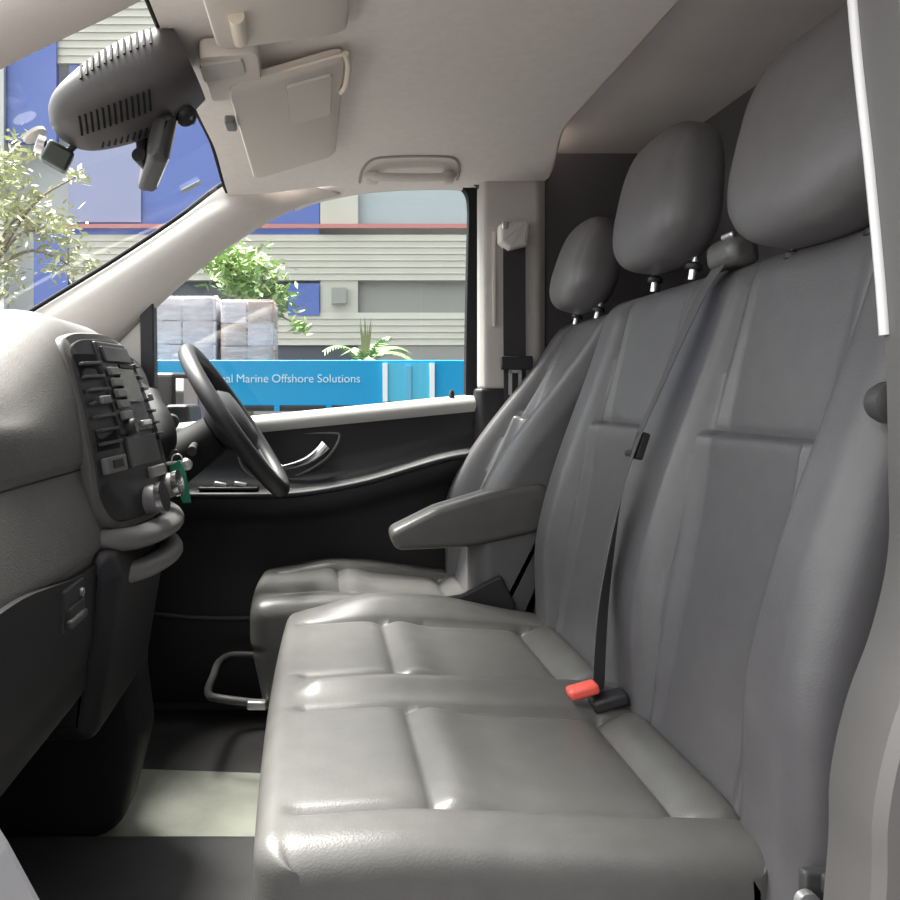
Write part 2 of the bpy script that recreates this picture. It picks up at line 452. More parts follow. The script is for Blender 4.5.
# far A-pillar trim, between windscreen edge and door window edge
Wl = cr([(-.82, 2.02, E+.135), (-.66, 2.055, E+.245), (-.507, 2.075, E+.345), (-.352, 2.085, E+.452), (-.245, 2.085, E+.533), (-.16, 2.08, E+.575)], 8)
Dl = cr([(-.60, 2.125, E+.06), (-.44, 2.125, E+.218), (-.31, 2.125, E+.335), (-.176, 2.12, E+.43), (-.047, 2.115, E+.497), (.06, 2.11, E+.525)], 8)
bm = bmesh.new(); rings = []
for i_, (a, b) in enumerate(zip(Wl, Dl)):
    ring = []; fade = 1-.95*sm(.62, .95, i_/(len(Wl)-1))
    for k in range(11):
        t = k/10; p = a.lerp(b, t); p.y -= .035*max(0, math.sin(math.pi*t))**.8*fade-.012*(1-fade)*t; ring.append(p)
    for k in range(10, -1, -1):
        t = k/10; p = a.lerp(b, t); p.y += .03+.02*math.sin(math.pi*t); ring.append(p)
    rings.append(ring)
loft(bm, rings); struct('trim_1', bm, LINER2, label='pale plastic pillar trim slanting beside the driver window', cat='pillar trim', angle=50)
# header rail above far window, joining ceiling edge to door opening
bm = bmesh.new(); rings = []
Hd = [(-.06, E+.490), (.0, E+.512), (.10, E+.533), (.20, E+.543), (.30, E+.546), (.36, E+.545), (.42, E+.535), (.53, E+.535)]
HdC = cr([(x, 0, z) for x, z in Hd], 6)
for p in HdC:
    ring = []
    for k in range(9):
        t = k/8; y = 2.06+.075*t+.055*(1-t)*(1-sm(-.05, .16, p.x))+.02*(1-sm(-.05, .10, p.x))
        z0 = roofz(min(.535, p.x), 2.05)+.01
        ring.append((p.x, y-.012*math.sin(math.pi*t), z0+(p.z-z0)*t**1.2))
    ring += [(p.x, 2.165, p.z), (p.x, 2.165, E+.66), (p.x, 2.06, E+.66)]
    rings.append(ring)
loft(bm, rings); struct('trim_2', bm, LINER, label='beige roof rail trim above the driver window', cat='roof rail', angle=50)
# far B-pillar: beige upper trim, dark lower trim
bm = bmesh.new(); prism(bm, [(.415, 2.165), (.41, 2.105), (.425, 2.085), (.56, 2.085), (.585, 2.11), (.585, 2.165)], 'z', E+.02, E+.60)
bp = struct('trim_3', bm, LINER2, label='beige pillar trim behind the driver window carrying the belt', cat='pillar trim', smooth=False, bevel=.008)
bm = bmesh.new(); bx(bm, (.447, 2.082, E+.30), (.006, .008, .24)); obj('guide_channel', bm, VISOR, bp, smooth=False)
bm = bmesh.new(); prism(bm, [(.405, 2.165), (.40, 2.10), (.415, 2.08), (.56, 2.08), (.59, 2.105), (.59, 2.165)], 'z', 0, E+.022)
obj('lower_trim', bm, BLACKP, bp, smooth=False, bevel=.008)

# near side body: B-pillar with weatherstrip, lower front corner, A-pillar
edge = cr([(.395, 0, E+.62), (.400, 0, E+.42), (.407, 0, E+.30), (.419, 0, E+.172), (.4285, 0, E+.05), (.431, 0, E-.055), (.431, 0, E-.123), (.419, 0, E-.184), (.399, 0, E-.244), (.387, 0, E-.305), (.384, 0, E-.38), (.36, 0, E-.60), (.30, 0, E-.84)], 6)
def yside(z): return .60+.05*sm(E-.1, E+.6, z)
for p in edge: p.x *= (yside(p.z)+.06)/.62
bm = bmesh.new(); rings = []
for p in edge:
    y = yside(p.z)
    rings.append([(p.x, y+.06, p.z), (p.x-.006, y, p.z), (p.x+.0, y-.008, p.z), (p.x+.020, y-.010, p.z), (p.x+.024, y-.022, p.z), (.66, y-.028, p.z), (.66, y+.06, p.z)])
loft(bm, rings)
wl = struct('wall_left', bm, SILVERD, label='grey metal door pillar at the right edge beside the bench', cat='door pillar', angle=30)
pts = [(p.x-.001, yside(p.z)+.058, p.z) for p in edge if p.z > E+.035]
obj('weatherstrip', T(pts, .0045, seg=10), mat('strip_glint', (.62, .61, .61), .25), wl, label='bright strip along the upper pillar edge')  # whitish colour stands in for sky reflected along the glossy strip
pts = [(p.x+.030, yside(p.z)-.026, p.z) for p in edge]
obj('door_seal', T(pts, .006, seg=10), DARKP, wl)
pts = [(p.x+.012, yside(p.z)+.062, p.z) for p in edge if p.z < E+.04]
obj('trim_edge', T(pts, .006, seg=10), BLACKP, wl)
# lower front corner of the entry opening
bm = bmesh.new(); prism(bm, [(-1.0, -.35), (-1.0, E-.16), (-.42, E-.20), (-.265, E-.27), (-.228, E-.33), (-.19, E-.40), (-.15, E-.55), (-.10, E-.84), (-.10, -.35)], 'y', .54, .62)
struct('wall_front_corner', bm, SILVER, label='silver body corner at the foot of the entry, bottom left', cat='body panel', smooth=False, bevel=.02)
bm = bmesh.new(); bx(bm, (.15, .60, -.18), (.75, .12, .34)); struct('trim_5', bm, SILVERD, label='grey outer door sill below the bench', cat='door sill', smooth=False, bevel=.01)
# near A-pillar
bm = bmesh.new(); rings = []
NA = [(-.92, E-.02), (-.60, E+.165), (-.30, E+.322), (-.175, E+.383), (-.10, E+.43), (.10, E+.50), (.40, E+.53), (.60, E+.53)]
for p in cr([(x, 0, z) for x, z in NA], 6):
    ring = []
    for k in range(16):
        a = 2*math.pi*k/16
        ring.append((p.x-.012*math.cos(a), .715+.04*math.sin(a), p.z-.002+.034*math.cos(a)))
    rings.append(ring)
loft(bm, rings); np_ = struct('trim_6', bm, VISOR, label='pinkish-beige near pillar crossing the top left corner', cat='pillar trim', angle=60)
pts = [(p.x-.005, .690, p.z+.052) for p in cr([(x, 0, z) for x, z in NA], 6)]
obj('door_seal', T(pts, .018, seg=10), RUBBER, np_)

# windscreen
bm = bmesh.new(); rows = []
def wpt(u, v):      # u across (0 near .. 1 far), v from header down to base
    y = .70+1.39*u; c = 1-(2*u-1)**2
    top = Vector((hx0(-.265, y)-.002, y, roofz(-.265, y)+.010)); bot = Vector((-1.02-.06*c, y, E+.02))
    p = top.lerp(bot, v); p.x -= .02*math.sin(math.pi*v); p.z += .025*math.sin(math.pi*v)
    return p
V = [[bm.verts.new(wpt(i/30, j/20)) for j in range(21)] for i in range(31)]
for i in range(30):
    for j in range(20): bm.faces.new((V[i][j], V[i+1][j], V[i+1][j+1], V[i][j+1]))
win = thing('window_1', (-.6, 1.4, E+.3), 'windscreen glass above the dashboard', 'windscreen', kind='structure')
obj('glass', bm, WINDGLASS, win)
obj('rubber_seal', T([p+Vector((-.004, -.006, .003)) for p in Wl], .0055, seg=8), RUBBER, win)
obj('header_seal', T([wpt(i/30, .0)+Vector((-.004, 0, .0)) for i in range(31)], .005, seg=8), RUBBER, win)

# ------------------------------------------------------------------ driver door
door = thing('door_1', (.1, 2.14, 0), 'closed driver door with window, dark trim and silver pull handle', 'door', kind='structure')
def belt(x): return E+.002+(x-.39)*.098-.02*sm(-.1, -.5, x)*0
# side window glass and its frame
gp = [(-.46, belt(-.46)), (-.455, E+.215), (-.31, E+.345), (-.176, E+.44), (-.047, E+.505), (.06, E+.535), (.20, E+.55), (.33, E+.555), (.385, E+.54), (.40, E+.50), (.39, belt(.39))]
bm = P3(gp, 'y', 2.150, 2.154); obj('window_glass', bm, SIDEGLASS, door, smooth=False)
seal = cr([(.395, 0, E-.02), (.398, 0, E+.2), (.402, 0, E+.40), (.404, 0, E+.49), (.395, 0, E+.535), (.36, 0, E+.556), (.28, 0, E+.562)], 8)
bm = bmesh.new(); rings = []
for p in seal:
    rings.append([(p.x-.012, 2.128, p.z), (p.x-.012, 2.16, p.z), (p.x+.028, 2.16, p.z), (p.x+.028, 2.115, p.z), (p.x+.010, 2.118, p.z)])
loft(bm, rings); obj('window_channel', bm, RUBBER, door, angle=30)
obj('channel_lip', T([(p.x+.022, 2.108, p.z) for p in seal], .006, seg=8), DARKP, door)
bm = P3([(-.455, E-.10), (-.46, E+.24), (-.425, E+.262), (-.42, E-.10)], 'y', 2.115, 2.165); obj('quarter_post', bm, SOFTBLACK, door, smooth=False, bevel=.004)
bm = P3([(-.80, E-.2), (-.80, E+.12), (-.62, E+.13), (-.46, E+.24), (-.455, E-.2)], 'y', 2.13, 2.165); obj('corner_panel', bm, LINER2, door, smooth=False, bevel=.004)
# belt ledge, its sunlit brightness put into the pale colour
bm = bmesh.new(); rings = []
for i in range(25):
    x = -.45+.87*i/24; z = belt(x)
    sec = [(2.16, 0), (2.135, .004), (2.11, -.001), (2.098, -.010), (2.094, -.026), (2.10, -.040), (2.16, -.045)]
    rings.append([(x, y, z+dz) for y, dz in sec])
loft(bm, rings); obj('belt_ledge', bm, mat('sunlit_ledge', (.36, .355, .34), .45), door, angle=60, label='ledge below the glass, sunlight put into its pale colour')
bm = bmesh.new(); lathe(bm, [(.008, 0), (.007, .012), (.004, .018), (.001, .019)], 18, frame((.345, 2.118, belt(.345)+.002), (0, 0, 1), (1, 0, 0))); obj('lock_pin', bm, BLACKP, door)
# main trim panel with moulded armrest swelling
bm = bmesh.new(); rings = []
armz = lambda x: E-.245+.075*sm(-.12, .40, x)*1.0+.03*sm(.1, .45, x)
for i in range(49):
    x = -.62+1.04*i/48; b = belt(x)-.04; az = armz(x)
    sec = [(2.105, b), (2.11, b-.02), (2.118, (b+az)/2), (2.115, az+.045), (2.085, az+.016), (2.045, az+.004), (2.035, az-.008), (2.04, az-.03), (2.075, az-.06), (2.10, az-.09), (2.105, .35), (2.075, .26), (2.07, .10), (2.09, .04), (2.16, .03), (2.16, b)]
    rings.append([(x, y, z) for y, z in sec])
loft(bm, rings); obj('trim_panel', bm, SOFTBLACK, door, angle=50)
obj('armrest_edge', T([(-.60+1.0*i/40, 2.036, armz(-.60+1.0*i/40)+.001) for i in range(41)], .007, seg=10), BLACKP, door)
obj('pocket_edge', T(cr([(-.6, 2.068, .30), (-.3, 2.06, .265), (0, 2.06, .28), (.38, 2.065, .36)], 8), .006), DARKP, door)
# pull handle in its bowl
bm = bmesh.new(); bowl = cr([(-.19, 0, E-.112), (-.10, 0, E-.098), (.03, 0, E-.092), (.055, 0, E-.105), (.02, 0, E-.16), (-.06, 0, E-.205), (-.15, 0, E-.215), (-.20, 0, E-.17)], 6, True)
tube(bm, [(p.x, 2.112, p.z) for p in bowl], .0035, closed=True); obj('handle_bezel', bm, GREYP, door)
hp = cr([(-.135, 2.100, E-.187), (-.085, 2.094, E-.180), (-.035, 2.086, E-.165), (.0, 2.082, E-.142), (.02, 2.084, E-.122)], 8)
bm = T(hp, [.004+.012*(i/(len(hp)-1))**.8 for i in range(len(hp))], seg=14, flat=.6, up=(0, 1, 0)); obj('pull_handle', bm, CHROME, door, label='chrome pull handle')
# window switches
sw = box((-.225, 2.07, armz(-.225)+.016), (.15, .05, .008)); obj('switch_plate', sw, BLACKP, door, bevel=.003)
for x in (-.245, -.195):
    bm = box((x, 2.062, armz(-.225)+.026), (.032, .022, .010), Matrix.Rotation(.2, 3, 'Y')); obj('window_switch', bm, SATIN, door, bevel=.003, label='silver-edged window switch')
# exterior mirror on the door
mq = [(-.425, 2.40), (-.315, 2.50), (-.36, 2.60), (-.44, 2.58), (-.50, 2.46), (-.49, 2.41)]
bm = bmesh.new(); prism(bm, mq, 'z', E-.12, E+.072)
sm_ = obj('side_mirror', bm, BLACKP, door, smooth=False, bevel=.012)
n_ = Vector((.10, -.11, 0)).normalized()*.0015; q0, q1 = Vector((-.418, 2.4064, 0)), Vector((-.322, 2.4936, 0)); bm = bmesh.new()
loft(bm, [[q0+n_*t+Vector((0, 0, E-.105)), q1+n_*t+Vector((0, 0, E-.105)), q1+n_*t+Vector((0, 0, E+.055)), q0+n_*t+Vector((0, 0, E+.055))] for t in (-1, 1)])
obj('mirror_glass', bm, MIRROR, sm_, smooth=False)
bm = P3([(-.44, E-.12), (-.40, E-.02), (-.34, E-.02), (-.33, E-.12)], 'y', 2.16, 2.37); obj('mirror_arm', bm, BLACKP, sm_, smooth=False, bevel=.01)
# outer door skin keeps daylight out of the cab
bm = bmesh.new(); bx(bm, (-.15, 2.175, .30), (1.7, .02, .90)); obj('outer_skin', bm, SILVERD, door, smooth=False)

# ================================================================== DASHBOARD
dash = thing('dashboard', (-.6, 1.38, 0), 'grey plastic dashboard with centre controls and glovebox along the left', 'dashboard')
def dprof(y):
    n = sm(.85, 1.22, y)*(1-sm(1.50, 1.62, y)); drv = sm(1.50, 1.64, y)
    pts = [(-1.08, -.01), (-.85, .055), (-.65, .095), (-.52, .115), (-.44, .110), (-.392, .080), (-.366, .02), (-.354, -.045), (-.350, -.090), (-.354, -.106), (-.340, -.15), (-.326, -.20), (-.322, -.222), (-.326, -.235), (-.326, -.30), (-.335, -.37), (-.37, -.44), (-.62, -.47), (-1.08, -.47)]
    out = []
    for i, (x, z) in enumerate(pts):
        w = math.exp(-((z+.17)/.13)**2)
        if i > 3: x += n*.008*math.exp(-((z+.06)/.15)**2)
        if z > -.03: z += (-.070+.092*sm(.95, 1.30, y)-.02*sm(1.56, 1.66, y))*min(1, (z+.03)/.08)
        if i > 2 and i < 17: x -= drv*.06
        if 2 < i < 9: x -= .02*(1-sm(.75, 1.0, y))
        out.append((x, z+E))
    return out
bm = bmesh.new(); rings = []
for k in range(75):
    y = .66+1.42*k/74
    rings.append([(p.x, y, p.z) for p in cr([(x, 0, z) for x, z in dprof(y)], 5)])
loft(bm, rings)
obj('dash_body', bm, DASH, dash, angle=80)
# lower dash skin, dash plastic with the footwell shade put into its colour: glovebox door and knee panel
def face_strip(ya, yb, i0, off, z0, z1, n=30):
    bm = bmesh.new(); F, B = [], []
    for k in range(n+1):
        y = ya+(yb-ya)*k/n
        pr = [p for p in cr([(x, 0, z) for x, z in dprof(y)], 8)]
        za = z0(y) if callable(z0) else z0; zb = z1(y) if callable(z1) else z1
        rowF, rowB = [], []
        for j in range(21):
            z = za+(zb-za)*j/20
            best = None
            for q in range(len(pr)-1):
                if pr[q].x > -.75 and pr[q].z >= z >= pr[q+1].z:
                    t = (pr[q].z-z)/max(1e-6, pr[q].z-pr[q+1].z); best = pr[q].x+(pr[q+1].x-pr[q].x)*t
            if best is None: best = -.46
            rowF.append((best+off, y, z)); rowB.append((best-.02, y, z))
        F.append(rowF+rowB[::-1])
    loft(bm, F); return bm
gtop = lambda y: E-.215-.024*sm(.85, 1.12, y)+.01*sm(1.12, 1.2, y)*0
gb = obj('glovebox_door', face_strip(.70, 1.18, 0, .008, gtop, E-.425), DASHLOW, dash, angle=60, label='glovebox door coloured dark as if in shade')
bm = bmesh.new(); bx(bm, (-.316, 1.06, E-.275), (.012, .075, .020), Matrix.Rotation(math.radians(0), 3, 'X')); bx(bm, (-.320, 1.06, E-.268), (.012, .095, .055))
obj('latch_recess', bm, SOFTBLACK, gb, smooth=False, bevel=.006)
bm = bmesh.new(); bx(bm, (-.311, 1.055, E-.285), (.012, .07, .012)); obj('glovebox_latch', bm, DARKP, gb, bevel=.004)
bm = bmesh.new(); lathe(bm, [(.006, 0), (.006, .006), (.001, .008)], 16, frame((-.316, 1.085, E-.258), (1, 0, 0), (0, 1, 0))); obj('latch_lock', bm, GREYP, gb)
# centre column below the controls, down to the floor
prof_c = rprofile([(-.62, E-.50), (-.62, E-.22), (-.30, E-.225), (-.285, E-.26), (-.292, E-.33), (-.32, E-.50)], [.01, .02, .02, .02, .05, .03], .01)
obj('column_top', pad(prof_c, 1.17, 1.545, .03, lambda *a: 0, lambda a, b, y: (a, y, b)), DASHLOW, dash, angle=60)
prof_c = rprofile([(-.95, .02), (-.95, E-.30), (-.315, E-.30), (-.318, E-.50), (-.305, .22), (-.345, .06), (-.44, .02)], [.01, .02, .03, .05, .09, .07, .03], .01)
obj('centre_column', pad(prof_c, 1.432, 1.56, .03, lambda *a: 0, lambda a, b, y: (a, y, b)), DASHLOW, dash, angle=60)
def lip(z, x, r, nm, lab):
    pts = cr([(x-.13, 1.215, z+.01), (x-.06, 1.235, z), (x-.022, 1.29, z-.004), (x-.002, 1.38, z-.004), (x, 1.46, z), (x-.03, 1.525, z+.008), (x-.11, 1.545, z+.012)], 8)
    obj(nm, T(pts, r, seg=14, flat=.75, up=(0, 0, 1)), GREYP, dash, label=lab)
lip(E-.216, -.262, .024, 'panel_lip', 'grey rounded lip under the controls')
lip(E-.268, -.262, .022, 'tray_lip', 'grey rounded front of the small tray')
# centre control panel: local frame u (across, 0..1 near to far), v (0 bottom .. 1 top), n outwards
NB, NT = Vector((-.318, 1.195, E-.208)), Vector((-.378, 1.195, E+.098))
FB, FT = Vector((-.262, 1.53, E-.205)), Vector((-.360, 1.53, E+.106))
SN = (FB-NB+FT-NT).cross(NT-NB+FT-FB).normalized()
SU = (FB-NB+FT-NT)/2
if SN.x < 0: SN = -SN
def sp_(u, v, n=0):
    bow = -.014*(2*u-1)**2+.012*math.sin(math.pi*v)
    return NB.lerp(FB, u)*(1-v)+NT.lerp(FT, u)*v+SN*(n+bow)
def outline(i):
    """rounded shield outline of the control panel inset by i"""
    out = []
    pts = [(.0+i, .28), (.03+i, .13+i*.5), (.12+i, .035+i*.6), (.30, .0+i), (.60, .0+i), (.86-i, .03+i*.6), (.97-i, .12+i*.5), (1.0-i, .30), (1-i, .62), (.98-i, .84), (.88-i, .955-i*.5), (.62, 1-i), (.30, 1-i), (.10+i, .985-i), (.015+i, .93-i), (.0+i, .75)]
    return [(p.x, p.y) for p in cr([(u, v, 0) for u, v in pts], 6, True)]
def plate(i, n0, n1, m, name, parent, dome=0, label=None):
    bm = bmesh.new(); o = outline(i)
    def ring(s, n): return [sp_(.5+(u-.5)*s, .5+(v-.5)*s, n) for u, v in o]
    loft(bm, [ring(1, n0), ring(1, n1-.004), ring(.985, n1), ring(.8, n1), ring(.5, n1), ring(.2, n1)]); return obj(name, bm, m, parent, angle=50, label=label)
cp = plate(0, -.06, .010, DASH, 'control_panel', dash, label='grey oval surround of the centre controls')
plate(.035, 0, .0125, BLACKP, 'panel_face', cp)
def sbox(u0, u1, v0, v1, n0, n1, skew=0):
    bm = bmesh.new()
    A = [bm.verts.new(sp_(u, v, n0)) for u, v in ((u0, v0), (u1, v0), (u1, v1), (u0, v1))]
    B = [bm.verts.new(sp_(u, v, n1)) for u, v in ((u0, v0), (u1, v0), (u1, v1), (u0, v1))]
    bm.faces.new(A[::-1]); bm.faces.new(B)
    for k in range(4): bm.faces.new((A[k], A[(k+1) % 4], B[(k+1) % 4], B[k]))
    return bm
for (ua, ub) in ((.07, .27), (.80, .95)):
    va = obj('air_vent', sbox(ua, ub, .40, .88, .010, .0145), RUBBER, cp, smooth=False, label='black air vent with horizontal slats')
    for k in range(7): obj('vent_slat', sbox(ua+.01, ub-.01, .425+.066*k, .440+.066*k, .012, .022), DARKP, va, smooth=False, bevel=.001)
    obj('vent_tab', sbox(ua+.06, ub-.06, .62, .66, .02, .028), GREYP, va, bevel=.002)
ra = obj('radio', sbox(.30, .78, .46, .95, .010, .018), DARKP, cp, smooth=False, bevel=.003, label='grey radio unit')
obj('screen', sbox(.46, .74, .62, .80, .017, .0195), SCREEN, ra, smooth=False)
obj('display_strip', sbox(.34, .76, .84, .92, .017, .021), DARKP, ra, smooth=False, bevel=.001)
obj('disc_slot', sbox(.50, .76, .805, .825, .017, .0205), RUBBER, ra, smooth=False)
for k in range(5): obj('radio_button', sbox(.32, .44, .53+.058*k, .575+.058*k, .017, .024), mat('key_grey', (.13, .125, .12), .4) if k == 0 else bpy.data.materials['key_grey'], ra, bevel=.002)
def knob(u, v, r, h, m, par, name='knob', label=None):
    bm = bmesh.new(); lathe(bm, [(.001, -.01), (r, -.01), (r*1.02, h*.3), (r*.92, h*.9), (r*.8, h), (.001, h)], 28, frame(sp_(u, v, .012), SN, SU)); return obj(name, bm, m, par, label=label)
knob(.40, .49, .014, .018, BLACKP, ra, 'volume_knob')
obj('bright_button', sbox(.56, .72, .485, .515, .017, .024), SATIN, ra, bevel=.002)
obj('hazard_button', sbox(.08, .27, .285, .365, .011, .022), GREYP, cp, bevel=.003, label='grey square button')
obj('hazard_mark', sbox(.13, .22, .305, .345, .021, .0235), BLACKP, cp, smooth=False)
obj('climate_display', sbox(.34, .80, .285, .44, .011, .017), DARKP, cp, bevel=.002)
obj('climate_button', sbox(.56, .80, .205, .265, .011, .022), GREYP, cp, bevel=.003)
kn = knob(.50, .10, .024, .026, GREYP, cp, 'climate_knob', 'silver-rimmed climate knob')
bm = bmesh.new(); lathe(bm, [(.020, .02), (.0255, .02), (.0255, .030), (.020, .030)], 28, frame(sp_(.50, .10, .012), SN, SU)); obj('knob_ring', bm, CHROME, kn)
kn = knob(.80, .14, .022, .026, GREYP, cp, 'climate_knob', 'silver-rimmed climate knob')
bm = bmesh.new(); lathe(bm, [(.018, .02), (.0235, .02), (.0235, .030), (.018, .030)], 28, frame(sp_(.80, .14, .012), SN, SU)); obj('knob_ring', bm, CHROME, kn)
# instrument hood on the driver side
prof_h = rprofile([(-.60, E-.10), (-.60, E+.03), (-.44, E+.045), (-.40, E+.02), (-.44, E-.10)], [.01, .04, .03, .015, .02], .008)
obj('instrument_hood', pad(prof_h, 1.67, 2.03, .05, lambda *a: 0, lambda a, b, y: (a, y, b)), BLACKP, dash, angle=60)
# seam line on the passenger fascia
obj('fascia_seam', T([(cr([(x, 0, z) for x, z in dprof(.7+.5*k/20)], 5)[45].x+.0005, .7+.5*k/20, cr([(x, 0, z) for x, z in dprof(.7+.5*k/20)], 5)[45].z) for k in range(21)], .0013, seg=6), DASHLOW, dash)

# steering column with stalks
col = thing('steering_column', (-.35, 1.85, E-.15), 'black steering column with stalks behind the wheel', 'steering column')
ax = Vector((.825, 0, .565)).normalized(); WC = Vector((-.187, 1.85, E-.052))
Mx = frame(WC-ax*.30, ax, (0, 1, 0))
bm = bmesh.new(); lathe(bm, [(.02, 0), (.06, .01), (.058, .12), (.05, .20), (.045, .245), (.02, .248)], 28, Mx); obj('column_shroud', bm, RUBBER, col)
st = cr([WC-ax*.10+Vector((0, -.04, 0)), WC-ax*.09+Vector((.0, -.12, .0)), WC-ax*.075+Vector((-.005, -.20, -.015))], 8)
obj('stalk', T(st, [.006+.004*i/(len(st)-1) for i in range(len(st))], seg=12), BLACKP, col)
bm = bmesh.new(); lathe(bm, [(.001, 0), (.012, 0), (.013, .01), (.010, .018), (.001, .02)], 20, frame((-.268, 1.66, E-.135), (.3, -1, -.1), (0, 0, 1)))
obj('stalk_end', bm, SATIN, col, label='silver-tipped stalk end')
st = [(-.33, 1.80, E-.15), (-.285, 1.70, E-.14), (-.268, 1.655, E-.135)]
obj('stalk', T(cr(st, 6), .008, seg=12), BLACKP, col)
st = [(-.34, 1.75, E-.06), (-.30, 1.66, E-.045), (-.285, 1.60, E-.05)]
obj('shift_lever', T(cr(st, 6), [.010]*9+[.014]*4, seg=14), BLACKP, col)
bm = bmesh.new()
tube(bm, cr([(-.34, 1.66, E+.0), (-.315, 1.60, E-.04), (-.30, 1.57, E-.08), (-.305, 1.56, E-.12)], 6), [.022, .022, .022, .022, .024, .026, .028, .03, .03, .03, .03, .03, .03, .03, .028, .026, .024, .02, .016]); obj('lever_boot', bm, RUBBER, col)

wheel = thing('steering_wheel', WC, 'black leather steering wheel with silver spoke trim in front of the driver seat', 'steering wheel')
def wm(a, r, h=0):
    Fx = frame(WC, ax, (0, 1, 0)); return Fx @ Vector((r*math.cos(a), r*math.sin(a), h))
bm = bmesh.new(); tube(bm, [wm(2*math.pi*k/96, .186) for k in range(96)], .019, seg=18, closed=True); obj('rim', bm, BLACKP, wheel, label='black leather-wrapped rim', angle=180)
bm = bmesh.new(); lathe(bm, [(.001, -.05), (.05, -.05), (.075, -.02), (.078, .005), (.06, .022), (.001, .026)], 36, frame(WC, ax, (0, 1, 0))); obj('hub', bm, SOFTBLACK, wheel)
for a in (0, math.pi, 1.5*math.pi):
    pts = [wm(a, r, h) for r, h in ((.06, -.005), (.11, -.008), (.175, 0))]
    s = obj('spoke', T(cr(pts, 5), [.026]*5+[.022]*5+[.018], seg=14, flat=.35, up=tuple(ax)), BLACKP, wheel)
    pts = [wm(a, r, h) for r, h in ((.085, .006), (.12, .004), (.165, .008))]
    obj('spoke_trim', T(cr(pts, 5), .008, seg=10, flat=.4, up=tuple(ax)), SATIN, s)

# green key tag
kt = thing('key_tag', (-.265, 1.56, E-.17), 'green plastic key tag hanging beside the silver climate knobs', 'key tag')
bm = P3([(-.282, E-.132), (-.262, E-.118), (-.250, E-.145), (-.240, E-.200), (-.256, E-.201), (-.272, E-.165)], 'y', 1.548, 1.556); obj('tag', bm, GREEN, kt, smooth=False, bevel=.002)
bm = bmesh.new(); tube(bm, [Vector((-.267+.010*math.cos(2*math.pi*k/20), 1.552, E-.118+.010*math.sin(2*math.pi*k/20))) for k in range(20)], .0015, seg=6, closed=True); obj('key_ring', bm, SATIN, kt)
bm = box((-.280, 1.555, E-.108), (.03, .006, .018)); obj('key_head', bm, BLACKP, kt, bevel=.003)

# pedals
for i, (y, lab) in enumerate(((1.80, 'black brake pedal in the driver footwell'), (1.93, 'black accelerator pedal next to the far door'))):
    t = thing('pedal', (-.55, y, .2), lab, 'pedal')
    obj('pad', box((-.50, y, .17), (.02, .06, .10), Matrix.Rotation(-.4, 3, 'Y')), RUBBER, t, bevel=.006)
    obj('arm', T([(-.505, y, .19), (-.53, y, .27), (-.55, y, .335)], .008), BLACKP, t)
bm = bmesh.new(); bx(bm, (-1.05, 1.38, .35), (.04, 1.5, .9)); struct('wall_front', bm, SOFTBLACK, label='dark firewall beneath the dashboard', cat='firewall', smooth=False)

# floor mat
bm = bmesh.new(); prism(bm, [(-.50, 1.435), (-.46, 1.77), (.0, 1.735), (.0, 1.41), (-.34, 1.432)], 'z', .002, .022)
fm = obj('floor_mat', bm, MAT, None, smooth=False, bevel=.006); put(fm, 'pale grey-green rubber mat on the floor between dashboard and seats', 'floor mat')

# ================================================================== OVERHEAD
def slab(pts, th, r=.02):
    """rounded sun-visor body from four corners (lower face), thickened upwards"""
    bm = bmesh.new(); P = [Vector(p) for p in pts]; out = []
    n = len(P)
    for i in range(n):
        p, a, b = P[i], P[i-1], P[(i+1) % n]
        s = p+(a-p).normalized()*r; e = p+(b-p).normalized()*r
        for k in range(7):
            t = k/6; out.append(s*(1-t)**2+p*2*t*(1-t)+e*t*t)
    c = sum(out, Vector())/len(out)
    up = Vector((0, 0, 1))
    rings = [[c+(q-c)*.97+up*0 for q in out], [q+up*.004 for q in out], [q+up*(th-.004) for q in out], [c+(q-c)*.97+up*th for q in out]]
    loft(bm, rings); return bm
va = thing('sun_visor', (-.06, 1.65, E+.55), 'folded-up beige driver sun visor with cream clip on the headliner', 'sun visor')
obj('visor_body', slab([(-.155, 1.40, E+.525), (-.150, 1.925, E+.507), (.040, 1.885, E+.553), (.045, 1.36, E+.567)], .02, .03), VISOR, va, angle=50)
obj('visor_flap', slab([(-.055, 1.43, E+.540), (-.055, 1.62, E+.536), (.025, 1.61, E+.553), (.025, 1.42, E+.558)], .006, .01), VISOR, va, angle=50)
bm = T(cr([(-.06, 1.372, E+.545), (.0, 1.36, E+.557), (.045, 1.352, E+.566)], 6), .003, seg=8); obj('pivot_rod', bm, CREAM, va, label='cream pivot rod')
bm = T(cr([(.045, 1.352, E+.566), (.052, 1.40, E+.566), (.05, 1.47, E+.560), (.042, 1.50, E+.557)], 6), .0055, seg=10); obj('clip', bm, CREAM, va, label='cream clip')
vb = thing('sun_visor', (-.06, .95, E+.55), 'folded-up beige passenger sun visor at the top edge above the overhead console', 'sun visor')
obj('visor_body', slab([(-.155, .74, E+.52), (-.155, 1.275, E+.535), (.045, 1.285, E+.568), (.045, .74, E+.55)], .02, .03), VISOR, vb, angle=50)
bm = T([(-.115, 1.15, E+.535), (-.117, 1.24, E+.54)], .012, seg=12); obj('pivot_rod', bm, CREAM, vb, label='cream pivot rod')
oc = thing('overhead_console', (-.15, 1.38, E+.55), 'beige overhead console between the sun visors behind the mirror mount', 'overhead console')
obj('console_body', slab([(-.188, 1.29, E+.535), (-.190, 1.47, E+.528), (-.098, 1.455, E+.535), (-.095, 1.30, E+.545)], .03, .012), VISOR, oc, angle=50)
obj('lamp_lens', slab([(-.19, 1.31, E+.528), (-.19, 1.37, E+.524), (-.12, 1.365, E+.535), (-.12, 1.31, E+.538)], .006, .008), LINER2, oc, angle=50)
